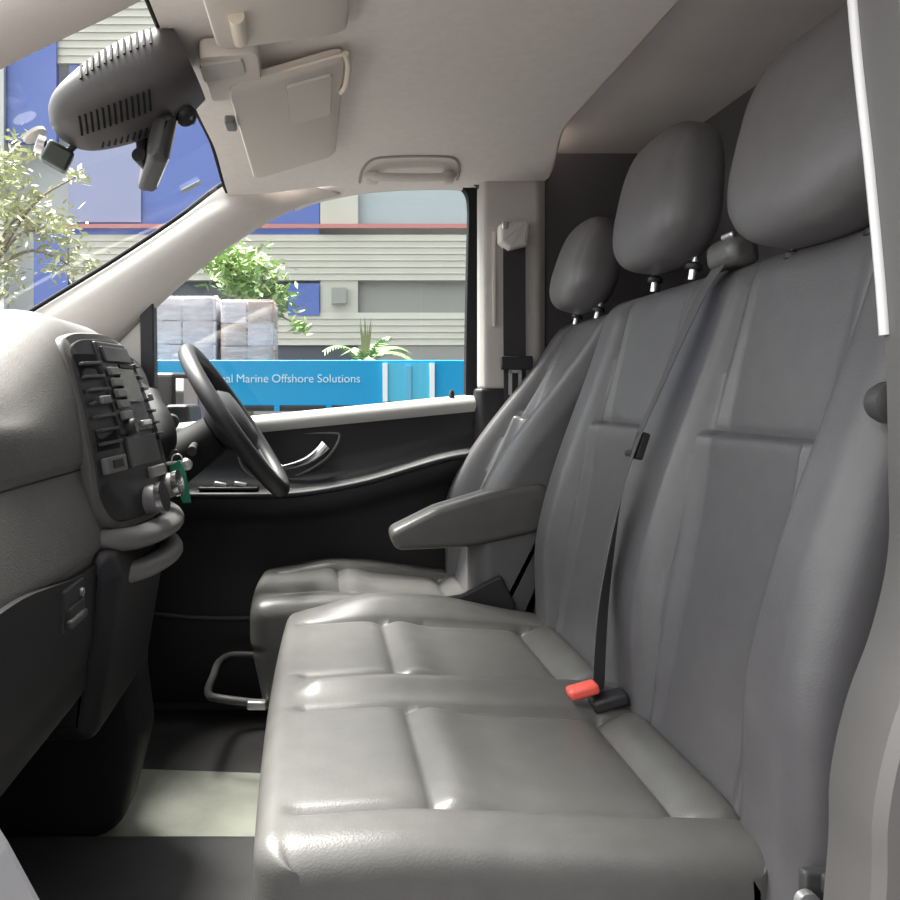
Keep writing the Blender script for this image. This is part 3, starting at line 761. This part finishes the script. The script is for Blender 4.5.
vc = thing('visor_clip', (-.13, 1.56, E+.53), 'small grey clip on the headliner beside the driver sun visor', 'clip')
bm = box((-.165, 1.55, E+.517), (.02, .05, .016)); obj('clip_body', bm, GREYP, vc, bevel=.004)

# sensor housing behind the windscreen top
sh = thing('mirror_mount', (-.30, 1.30, E+.47), 'large dark vented sensor cover at the top of the windscreen', 'sensor cover')
hb = [(-.06, .080, .050), (.1, .092, .060), (.3, .100, .062), (.55, .102, .056), (.8, .090, .043), (.93, .066, .030), (1, .03, .012)]
A = Vector((-.222, 1.335, E+.535)); B = Vector((-.425, 1.335, E+.432)); dirn = (B-A).normalized(); nn = Vector((0, 1, 0)).cross(dirn).normalized()
if nn.z > 0: nn = -nn
bm = bmesh.new(); rings = []
for p in cr(hb, 6):
    c = A+(B-A)*p.x; ring = []
    for k in range(28):
        a = 2*math.pi*k/28; ca, sa = math.cos(a), math.sin(a)
        ring.append(c+Vector((0, 1, 0))*math.copysign(abs(ca)**.75, ca)*p.y+nn*(math.copysign(abs(sa)**.75, sa)*p.z))
    rings.append(ring)
loft(bm, rings); hs = obj('housing', bm, mat('mount_plastic', (.052, .046, .047), .5, bump=.1, bscale=500), sh, angle=60)
def fin_row(u0, u1, ang, ln, n):
    bm = bmesh.new(); pz = cr(hb, 6)
    for k in range(n):
        u = u0+(u1-u0)*k/(n-1); q = min(pz, key=lambda t: abs(t.x-u)); c = A+(B-A)*u
        def at(a):
            ca, sa = math.cos(a), math.sin(a)
            return c+Vector((0, 1, 0))*math.copysign(abs(ca)**.75, ca)*q.y+nn*(math.copysign(abs(sa)**.75, sa)*q.z)
        p = at(ang); t = (at(ang+.05)-at(ang-.05)).normalized(); w = (dirn+t*.35).normalized(); nr = t.cross(dirn).normalized(); w = nr.cross((t-dirn*.35).normalized())
        t2 = (t-dirn*.35).normalized()
        bx(bm, p, (.0035, ln, .003), Matrix(((w.x, t2.x, nr.x), (w.y, t2.y, nr.y), (w.z, t2.z, nr.z))))
    return bm
obj('vent_slots', fin_row(.10, .62, math.radians(200), .030, 12), RUBBER, hs, smooth=False)
obj('vent_slots', fin_row(.30, .80, math.radians(128), .040, 13), RUBBER, hs, smooth=False)
obj('vent_slots', fin_row(.35, .75, math.radians(85), .030, 10), RUBBER, hs, smooth=False)
bm = bmesh.new(); lathe(bm, [(.001, 0), (.016, 0), (.018, .02), (.012, .026), (.001, .027)], 24, frame((-.225, 1.36, E+.475), (.5, -.5, -.7), (0, 1, 0))); obj('sensor_lens', bm, SOFTBLACK, hs)
bm = box((-.215, 1.36, E+.462), (.02, .03, .008), Matrix.Rotation(.3, 3, 'Y')); obj('lens_trim', bm, GREYP, hs, bevel=.002)
# rear-view mirror
rm = thing('rear_view_mirror', (-.27, 1.42, E+.40), 'dark rear-view mirror hanging below the vented sensor cover', 'mirror')
prof_m = rprofile([(-.027, -.048), (.008, -.052), (.026, .040), (.010, .052), (-.016, .040)], [.012, .010, .010, .012, .02], .004)
mrot = Matrix.Rotation(math.radians(17), 3, 'Z')
def mpl(a, b, y): return Vector((-.280, 1.42, E+.420))+mrot@Vector((a*.9, y, b*.80))
obj('mirror_case', pad(prof_m, -.115, .115, .02, lambda *a: 0, mpl), DARKP, rm, angle=70)
bm = bmesh.new(); loft(bm, [[mpl(a, b, y) for a, b in ((.0095, -.044), (.012, -.044), (.0275, .036), (.025, .036))] for y in (-.098, .098)]); obj('mirror_glass', bm, MIRROR, rm, smooth=False)
obj('mirror_stem', T(cr([(-.30, 1.40, E+.45), (-.30, 1.40, E+.42), (-.29, 1.40, E+.405), (-.278, 1.405, E+.402)], 6), .010, seg=14), BLACKP, rm)
obj('stem_ball', T([(-.30, 1.37, E+.405), (-.295, 1.42, E+.402)], .012, seg=14), BLACKP, rm)
# dash camera stuck to the windscreen
dc = thing('dash_camera', (-.45, 1.36, E+.42), 'small black dash camera on the windscreen below the vented cover', 'camera')
Rc = Matrix.Rotation(math.radians(28), 3, 'Y')@Matrix.Rotation(math.radians(20), 3, 'Z')
obj('camera_body', box((-.432, 1.36, E+.398), (.045, .06, .036), Rc), mat('camera_black', (.02, .028, .024), .35), dc, bevel=.006)
bm = bmesh.new(); lathe(bm, [(.001, 0), (.015, 0), (.015, .012), (.001, .014)], 20, frame((-.452, 1.35, E+.413), (-.9, -.4, .3), (0, 0, 1))); obj('camera_lens', bm, SATIN, dc, label='pale lens ring')
bm = bmesh.new(); lathe(bm, [(.001, 0), (.020, 0), (.020, .006), (.001, .007)], 20, frame((-.468, 1.36, E+.432), (-.55, 0, .83), (0, 1, 0))); obj('suction_pad', bm, LINER2, dc, label='pale suction pad')
obj('camera_bracket', T([(-.46, 1.36, E+.428), (-.44, 1.36, E+.41)], .006), BLACKP, dc)
obj('camera_bracket', T(cr([(-.418, 1.36, E+.405), (-.402, 1.36, E+.42), (-.398, 1.35, E+.44), (-.395, 1.34, E+.455)], 6), .006), BLACKP, dc)
# toll sticker and dot on the glass near the far top corner
for nm, u, v, w, h, mm, lb in (('windscreen_sticker', .915, .085, .05, .03, mat('sticker_grey', (.30, .34, .34), .5), 'small grey sticker on the windscreen near its far top corner'), ('sensor_dot', .955, .035, .022, .018, DARKP, 'small dark dot on the windscreen at its far top corner')):
    p = wpt(u, v); t = (wpt(u, v+.02)-wpt(u, v-.02)).normalized(); y = Vector((0, 1, 0)); nrm = t.cross(y).normalized()
    if nrm.x < 0: nrm = -nrm
    bm = bmesh.new(); bx(bm, p+nrm*.003, (w, h, .002), frame((0, 0, 0), nrm, t).to_3x3())
    put(obj(nm, bm, mm, None, smooth=False, bevel=.0006), lb, 'sticker' if 'sticker' in nm else 'sensor')
# grab handle above driver window
gh = thing('grab_handle', (.235, 2.05, E+.57), 'folded beige grab handle above the driver window', 'grab handle')
gp_ = [(.105, 2.062), (.108, 2.00), (.13, 1.955), (.18, 1.945), (.28, 1.945), (.325, 1.955), (.345, 2.00), (.350, 2.062)]
out = [(p.x, p.y, roofz(p.x, p.y)-.001) for p in cr([(x, y, 0) for x, y in gp_], 6)]
obj('recess_edge', T(out, .0035, seg=8), mat('handle_gap', (.33, .30, .28), .8), gh)
hp = cr([(.125, 2.03, roofz(.2, 2.03)-.002), (.14, 2.0, roofz(.2, 2.0)-.020), (.18, 1.992, roofz(.2, 1.992)-.026), (.28, 1.992, roofz(.2, 1.992)-.026), (.315, 2.0, roofz(.2, 2.0)-.020), (.33, 2.03, roofz(.2, 2.03)-.002)], 6)
obj('grip', T(hp, .014, seg=16, flat=.7, up=(0, 0, 1)), VISOR, gh)
for x in (.135, .32):
    obj('end_cap', box((x, 2.022, roofz(.2, 2.02)-.012), (.03, .035, .03)), VISOR, gh, bevel=.008)

# ================================================================== OUTSIDE
ASPH = mat('dark_asphalt', (.035, .034, .036), .9, var=.12, vscale=3)
bm = bmesh.new(); bx(bm, (0, 6, GROUND-.05), (60, 60, .1)); struct('ground', bm, ASPH, label='grey yard surface outside the van', cat='ground', smooth=False)

# --- flatbed truck
TB = mat('truck_blue', (.0, .27, .53), .35); TBL = mat('truck_turquoise', (.07, .42, .60), .4); WHT = mat('white_paint', (.72, .75, .76), .4)
tr = thing('flatbed_truck', (1, 10, GROUND), 'blue flatbed truck with white lettering parked outside the driver window', 'truck')
TX0, TX1, TY = -2.1, 3.4, 9.0
obj('side_board', box(((TX0+TX1)/2, TY+.03, E+.155), (TX1-TX0, .06, .50)), TB, tr, smooth=False, bevel=.01)
obj('far_side_board', box(((TX0+TX1)/2, TY+2.2, E+.155), (TX1-TX0, .06, .50)), TB, tr, smooth=False, bevel=.01)
obj('tailboard', box((TX0+.03, TY+1.11, E+.155), (.06, 2.1, .50)), TB, tr, smooth=False, bevel=.01)
obj('bed', box(((TX0+TX1)/2, TY+1.11, E-.10), (TX1-TX0, 2.2, .06)), DARKP, tr, smooth=False)
obj('side_panel', box((.99, TY-.003, E+.165), (.52, .02, .42)), TBL, tr, smooth=False)
for x in (.735, 1.25): obj('post', box((x, TY-.02, E+.16), (.05, .03, .42)), WHT, tr, smooth=False)
obj('pillar_rib', box((.99, TY-.02, E+.14), (.06, .02, .40)), mat('rib_blue', (.10, .38, .55), .4), tr, smooth=False)
obj('bed_rail', box(((TX0+TX1)/2, TY+.02, E-.135), (TX1-TX0, .05, .04)), SOFTBLACK, tr, smooth=False)
for x in (-.45, .12, .75, 1.3): obj('rail_bracket', box((x, TY-.01, E-.125), (.06, .04, .07)), TB, tr, smooth=False)
obj('chassis', box(((TX0+TX1)/2+.4, TY+1.1, E-.34), (TX1-TX0+1.6, .9, .22)), SOFTBLACK, tr, smooth=False)
obj('under_tank', box((.2, TY+.35, E-.40), (.9, .4, .35)), GREYP, tr, smooth=False, bevel=.03)
for x in (-.9, 4.2):
    for y in (TY+.25, TY+1.95):
        bm = bmesh.new(); lathe(bm, [(.001, -.12), (.25, -.12), (.42, -.12), (.46, -.08), (.46, .08), (.42, .12), (.25, .12), (.001, .12)], 36, frame((x, y, GROUND+.46), (0, 1, 0), (1, 0, 0))); w = obj('wheel', bm, RUBBER, tr, angle=40)
        bm = bmesh.new(); lathe(bm, [(.001, -.13), (.2, -.13), (.24, -.122), (.24, .122), (.2, .13), (.001, .13)], 30, frame((x, y, GROUND+.46), (0, 1, 0), (1, 0, 0))); obj('hub', bm, GREYP, w)
cab = obj('cab', P3([(3.55, E-.35), (3.55, E+1.15), (4.7, E+1.15), (5.15, E+.35), (5.3, E-.5), (3.55, E-.5)], 'y', TY+.05, TY+2.15), WHT, tr, smooth=False, bevel=.06)
obj('cab_window', P3([(3.9, E+.35), (3.9, E+.95), (4.6, E+.95), (4.95, E+.35)], 'y', TY+.03, TY+.06), SCREEN, cab, smooth=False)
LW = mat('letter_white', (.45, .66, .74), .5)
xcur = -1.075
for wd in ('nal', 'Marine', 'Offshore', 'Solutions'):
    cu = bpy.data.curves.new('lettering', 'FONT'); cu.body = wd; cu.size = .128; cu.extrude = .003
    tmp = bpy.data.objects.new('tmp', cu); C.objects.link(tmp); bpy.context.view_layer.update()
    lm = bpy.data.meshes.new_from_object(tmp.evaluated_get(bpy.context.evaluated_depsgraph_get())); wdt = tmp.dimensions.x; bpy.data.objects.remove(tmp)
    lt = bpy.data.objects.new('lettering', lm); C.objects.link(lt); lt.parent = tr; lt.matrix_parent_inverse = Matrix.Translation(-LOC['flatbed_truck'])
    lt.location = (xcur, TY-.004, E+.16); lt.rotation_euler = (math.pi/2, 0, 0); lt['label'] = 'white lettered word on the side board'
    lm.materials.clear(); lm.materials.append(LW); xcur += wdt+.045
# --- wrapped pallet loads on the bed
CART = mat('carton_brown', (.40, .29, .24), .8, var=.3, vscale=5); CARTW = mat('carton_white', (.55, .52, .56), .7, var=.15, vscale=4)
FILM = film_mat('stretch_film'); WOOD = mat('pallet_wood', (.35, .27, .18), .8)
for (xa, xb, ztop, mm, lab, nx) in ((-1.93, -1.145, E+1.13, CARTW, 'taller film-wrapped stack of pale cartons on the truck bed, nearer the pillar', 2), (-1.105, -.50, E+1.09, CART, 'film-wrapped stack of brownish cartons on the truck bed, nearer the tree', 2)):
    t = thing('wrapped_pallet', ((xa+xb)/2, TY+.75, E-.07), lab, 'pallet load', 'wrapped pallet loads on the truck')
    bm = bmesh.new()
    for k in range(5): bx(bm, (xa+(xb-xa)*(k+.5)/5, TY+.75, E+.045), ((xb-xa)/5*.75, 1.0, .02))
    for k in range(3): bx(bm, ((xa+xb)/2, TY+.3+.45*k, E-.018), (xb-xa, .1, .09))
    obj('pallet', bm, WOOD, t, smooth=False)
    nz = 4; hz = (ztop-E-.06)/nz
    for i in range(nx):
        for j in range(nz):
            o = obj('carton', box((xa+(xb-xa)*(i+.5)/nx, TY+.75, E+.06+hz*(j+.5)), ((xb-xa)/nx-.015, .96, hz-.012)), CARTW if (i+j) % 3 == 0 else mm, t, smooth=False, bevel=.012)
    bm = bmesh.new(); rings = []
    for k in range(15):
        z = E+.0+(ztop+.015-E)*k/14; ring = []
        for q in range(40):
            a = 2*math.pi*q/40; ca, sa = math.cos(a), math.sin(a)
            rr = 1+random.uniform(-.008, .008)-(.03 if k == 14 else 0)
            ring.append(((xa+xb)/2+math.copysign(abs(ca)**.22, ca)*((xb-xa)/2+.012)*rr, TY+.75+math.copysign(abs(sa)**.22, sa)*.50*rr, z))
        rings.append(ring)
    loft(bm, rings); obj('stretch_film', bm, FILM, t, angle=30, label='shiny wrinkled stretch film')

# --- building
BC = mat('cladding_cream', (.56, .55, .48), .7, var=.03, vscale=2); BW = mat('wall_white', (.58, .60, .58), .8); BB = mat('blue_panel', (.12, .18, .48), .25)
BG = mat('pale_glass', (.45, .51, .53), .2); BGR = mat('grey_shutter', (.33, .33, .305), .6); BD = mat('dark_opening', (.09, .10, .12), .4); BR = mat('red_rail', (.55, .23, .22), .5)
BL = mat('glazing_reflection', (.32, .35, .52), .15)  # colour of a reflection in the glass
bd = thing('office_building', (-1, 19, GROUND), 'long low building with cream louvres and blue glazing behind the truck', 'building')
D = 18.0
def bpart(name, x0, x1, z0, z1, m, y=D, th=.1, **k): return obj(name, box(((x0+x1)/2, y+th/2, E+(z0+z1)/2), (x1-x0, th, z1-z0)), m, bd, smooth=False, **k)
bpart('wall', -16, 12, -1.37, 11, BW, D+.6, 5)
def louvre(x0, x1, z0, z1, n, name='louvre_band'):
    bm = bmesh.new(); h = (z1-z0)/n
    for k in range(n):
        bx(bm, ((x0+x1)/2, D+.10, E+z0+h*(k+.5)), (x1-x0, .04, h*.98), Matrix.Rotation(math.radians(-9), 3, 'X'))
    bx(bm, ((x0+x1)/2, D+.22, E+(z0+z1)/2), (x1-x0, .1, z1-z0))
    return obj(name, bm, BC, bd, smooth=False)
louvre(-5.5, 9, 2.57, 3.58, 7); louvre(-5.5, 9, 1.14, 1.86, 5); louvre(-5.75, 9, 7.35, 8.9, 9)
bpart('rail', -5.6, 9, 3.70, 3.79, BR, D-.05, .06, label='red rail')
bpart('blue_glazing', -5.5, .03, 3.55, 7.35, BB, D+.12, .1)
bpart('lilac_reflection', -5.5, -3.9, 3.85, 6.2, BL, D+.06, .06)  # lilac glass reflection painted as a flat panel over the blue
bpart('blue_column', -6.25, -5.5, -1.3, 3.58, BB, D+.02, .2)
bpart('blue_column', -6.85, -5.75, 5.6, 9.5, BB, D+.02, .2)
bpart('white_column', .05, .88, 3.79, 9, BC, D+.05, .3)
bpart('white_pier', .05, .88, 1.86, 2.57, BC, D+.10, .3)
bpart('white_column', -7.6, -6.86, -1.37, 10, BW, D-.1, .3)
bpart('pale_glazing', .88, 9, 3.80, 7.35, BG, D+.2, .1)
bpart('grey_shutter', .88, 9, 1.86, 2.57, BGR, D+.25, .1)
bpart('dark_window', -4.5, -.65, 1.86, 2.57, BD, D+.25, .1)
bpart('blue_box', -.66, .03, 1.80, 2.50, BB, D+.05, .2)
bpart('vent', .30, .62, 2.05, 2.40, BGR, D-.02, .1)
bpart('dark_strip', -4.5, 9, .62, 1.14, BD, D+.15, .1)
bpart('base_wall', -5.5, 9, -1.37, .62, BGR, D+.1, .1)
bpart('shutter_band', .88, 9, .62, 1.14, BGR, D+.1, .1)

# --- trees
LEAF1 = mat('leaf_yellow_green', (.40, .42, .25), .6, var=.3, vscale=3); LEAF2 = mat('leaf_green', (.30, .42, .16), .6, var=.3, vscale=3); LEAF3 = mat('palm_green', (.20, .30, .13), .6, var=.3, vscale=3)
BARK = mat('bark', (.20, .16, .12), .9, var=.2, vscale=10)
def tree(x, y, blobs, m, label, trunk_to, leaf=.07, dens=420):
    t = thing('leafy_tree', (x, y, GROUND), label, 'tree')
    bm = bmesh.new(); base = Vector((x, y, GROUND)); top = Vector(trunk_to)
    tube(bm, cr([base, base.lerp(top, .5)+Vector((.05, 0, 0)), top], 6), [.09-.05*i/12 for i in range(13)], seg=9)
    for (c, r) in blobs: tube(bm, cr([top-Vector((0, 0, .5)), (top+Vector(c))/2, Vector(c)], 5), [.03-.02*i/10 for i in range(11)], seg=6)
    obj('trunk', bm, BARK, t)
    bm = bmesh.new()
    for (c, r) in blobs:
        for k in range(int(dens*r[0]*r[2]*2)):
            d = Vector((random.gauss(0, .5), random.gauss(0, .5), random.gauss(0, .5)))
            p = Vector(c)+Vector((d.x*r[0], d.y*r[1], d.z*r[2]))
            a = Vector((random.uniform(-1, 1), random.uniform(-1, 1), random.uniform(-.8, .3))).normalized(); b = a.cross(Vector((random.uniform(-1, 1), random.uniform(-1, 1), 1))).normalized()
            L = leaf*random.uniform(.6, 1.3)
            vs = [bm.verts.new(p+q) for q in (-a*L, b*L*.38, a*L, -b*L*.38)]
            bm.faces.new(vs)
    obj('foliage', bm, m, t, smooth=False)
tree(-4.6, 11, [((-4.25, 11, E+3.0), (.45, .5, .55)), ((-3.95, 11.2, E+2.45), (.5, .5, .35)), ((-3.55, 11, E+2.2), (.45, .4, .25)), ((-3.25, 11, E+2.95), (.22, .3, .12)), ((-3.3, 11.1, E+1.75), (.5, .4, .22)), ((-4.3, 11, E+1.75), (.35, .4, .4))], LEAF1, 'thin yellow-green tree seen through the windscreen', (-4.4, 11, E+2.2), .075, 900)
tree(-1.15, 13.2, [((-1.15, 13.2, E+1.95), (.55, .5, .4)), ((-.85, 13.2, E+1.6), (.45, .4, .32)), ((-1.5, 13.2, E+2.2), (.35, .4, .3)), ((-.30, 13, E+1.12), (.14, .2, .12))], LEAF2, 'bright green tree above the wrapped cartons outside the driver window', (-1.15, 13.2, E+1.5), .085, 1700)
pt = thing('palm_plant', (.75, 12.5, GROUND), 'spiky dark green palm behind the blue truck', 'palm')
bm = bmesh.new(); tube(bm, cr([(.75, 12.5, GROUND), (.72, 12.5, E-.2), (.73, 12.5, E+.55)], 6), .09, seg=10); obj('trunk', bm, BARK, pt)
for k in range(16):
    a = 2*math.pi*k/16+random.uniform(-.15, .15); L = random.uniform(.55, .85); up = random.uniform(.15, .55)
    pts = [Vector((.73, 12.5, E+.5))+Vector((math.cos(a)*L*s, math.sin(a)*L*s*.8, up*s*1.6-.9*L*s*s)) for s in [i/8 for i in range(9)]]
    bm = bmesh.new(); tube(bm, pts, .012, seg=5)
    for i in range(1, 9):
        for s in (-1, 1):
            for q in range(2):
                p = pts[i-1].lerp(pts[i], q/2); tdir = (pts[i]-pts[i-1]).normalized(); sd = tdir.cross(Vector((0, 0, 1))).normalized()*s
                e = p+sd*.17+tdir*.10+Vector((0, 0, -.05)); w = tdir*.02
                bm.faces.new([bm.verts.new(v) for v in (p-w, p+w, e)])
    obj('frond', bm, LEAF3, pt, smooth=False)
bm = bmesh.new()
for k in range(14):
    a = random.uniform(0, 6.28); p = Vector((.73, 12.5, E+.45)); e = p+Vector((math.cos(a)*.10, math.sin(a)*.1, random.uniform(.55, .82))); w = Vector((.035, 0, 0))
    bm.faces.new([bm.verts.new(v) for v in (p-w, p+w, e)])
obj('young_spear', bm, mat('spear_olive', (.17, .17, .10), .7), pt, smooth=False)

# ================================================================== LIGHT, CAMERA
w = bpy.data.worlds.new('sky'); bpy.context.scene.world = w; w.use_nodes = True
nt = w.node_tree; bg = nt.nodes['Background']
tc = nt.nodes.new('ShaderNodeTexCoord'); sx = nt.nodes.new('ShaderNodeSeparateXYZ'); rp = nt.nodes.new('ShaderNodeValToRGB')
nt.links.new(tc.outputs['Generated'], sx.inputs[0]); nt.links.new(sx.outputs['Z'], rp.inputs['Fac']); nt.links.new(rp.outputs['Color'], bg.inputs['Color'])
nt.links.remove(rp.inputs['Fac'].links[0])
dt = nt.nodes.new('ShaderNodeVectorMath'); dt.operation = 'DOT_PRODUCT'; dt.inputs[1].default_value = Vector((-.70, .25, .66)).normalized()
nt.links.new(tc.outputs['Generated'], dt.inputs[0])
mr = nt.nodes.new('ShaderNodeMapRange'); mr.inputs['From Min'].default_value = -.25; mr.inputs['From Max'].default_value = 1.0
nt.links.new(dt.outputs['Value'], mr.inputs['Value']); nt.links.new(mr.outputs['Result'], rp.inputs['Fac'])
rp.color_ramp.elements[0].color = (.085, .082, .10, 1); rp.color_ramp.elements[1].color = (2.0, 2.02, 2.0, 1)
bg.inputs['Strength'].default_value = 1.0
sun = bpy.data.lights.new('sun', 'SUN'); sun.energy = 15.5; sun.angle = math.radians(34); sun.color = (1, .955, .88)
so = bpy.data.objects.new('sun', sun); C.objects.link(so)
so.rotation_euler = Vector((.34, -.20, -.92)).to_track_quat('-Z', 'Y').to_euler()

cam = bpy.data.cameras.new('camera'); co = bpy.data.objects.new('camera', cam); C.objects.link(co)
co.location = (0, 0, E); co.rotation_euler = (math.pi/2, 0, 0)
cam.sensor_width = 36; cam.lens = 820/900*36; cam.shift_x = 132/900; cam.shift_y = -53/900; cam.clip_start = .02
sc = bpy.context.scene; sc.camera = co
sc.view_settings.view_transform = 'Standard'; sc.view_settings.look = 'None'; sc.view_settings.gamma = 1; sc.view_settings.use_curve_mapping = False
sc.view_settings.exposure = 1.25
sc.cycles.max_bounces = 10; sc.cycles.diffuse_bounces = 6; sc.cycles.transparent_max_bounces = 12
sc.cycles.use_denoising = True
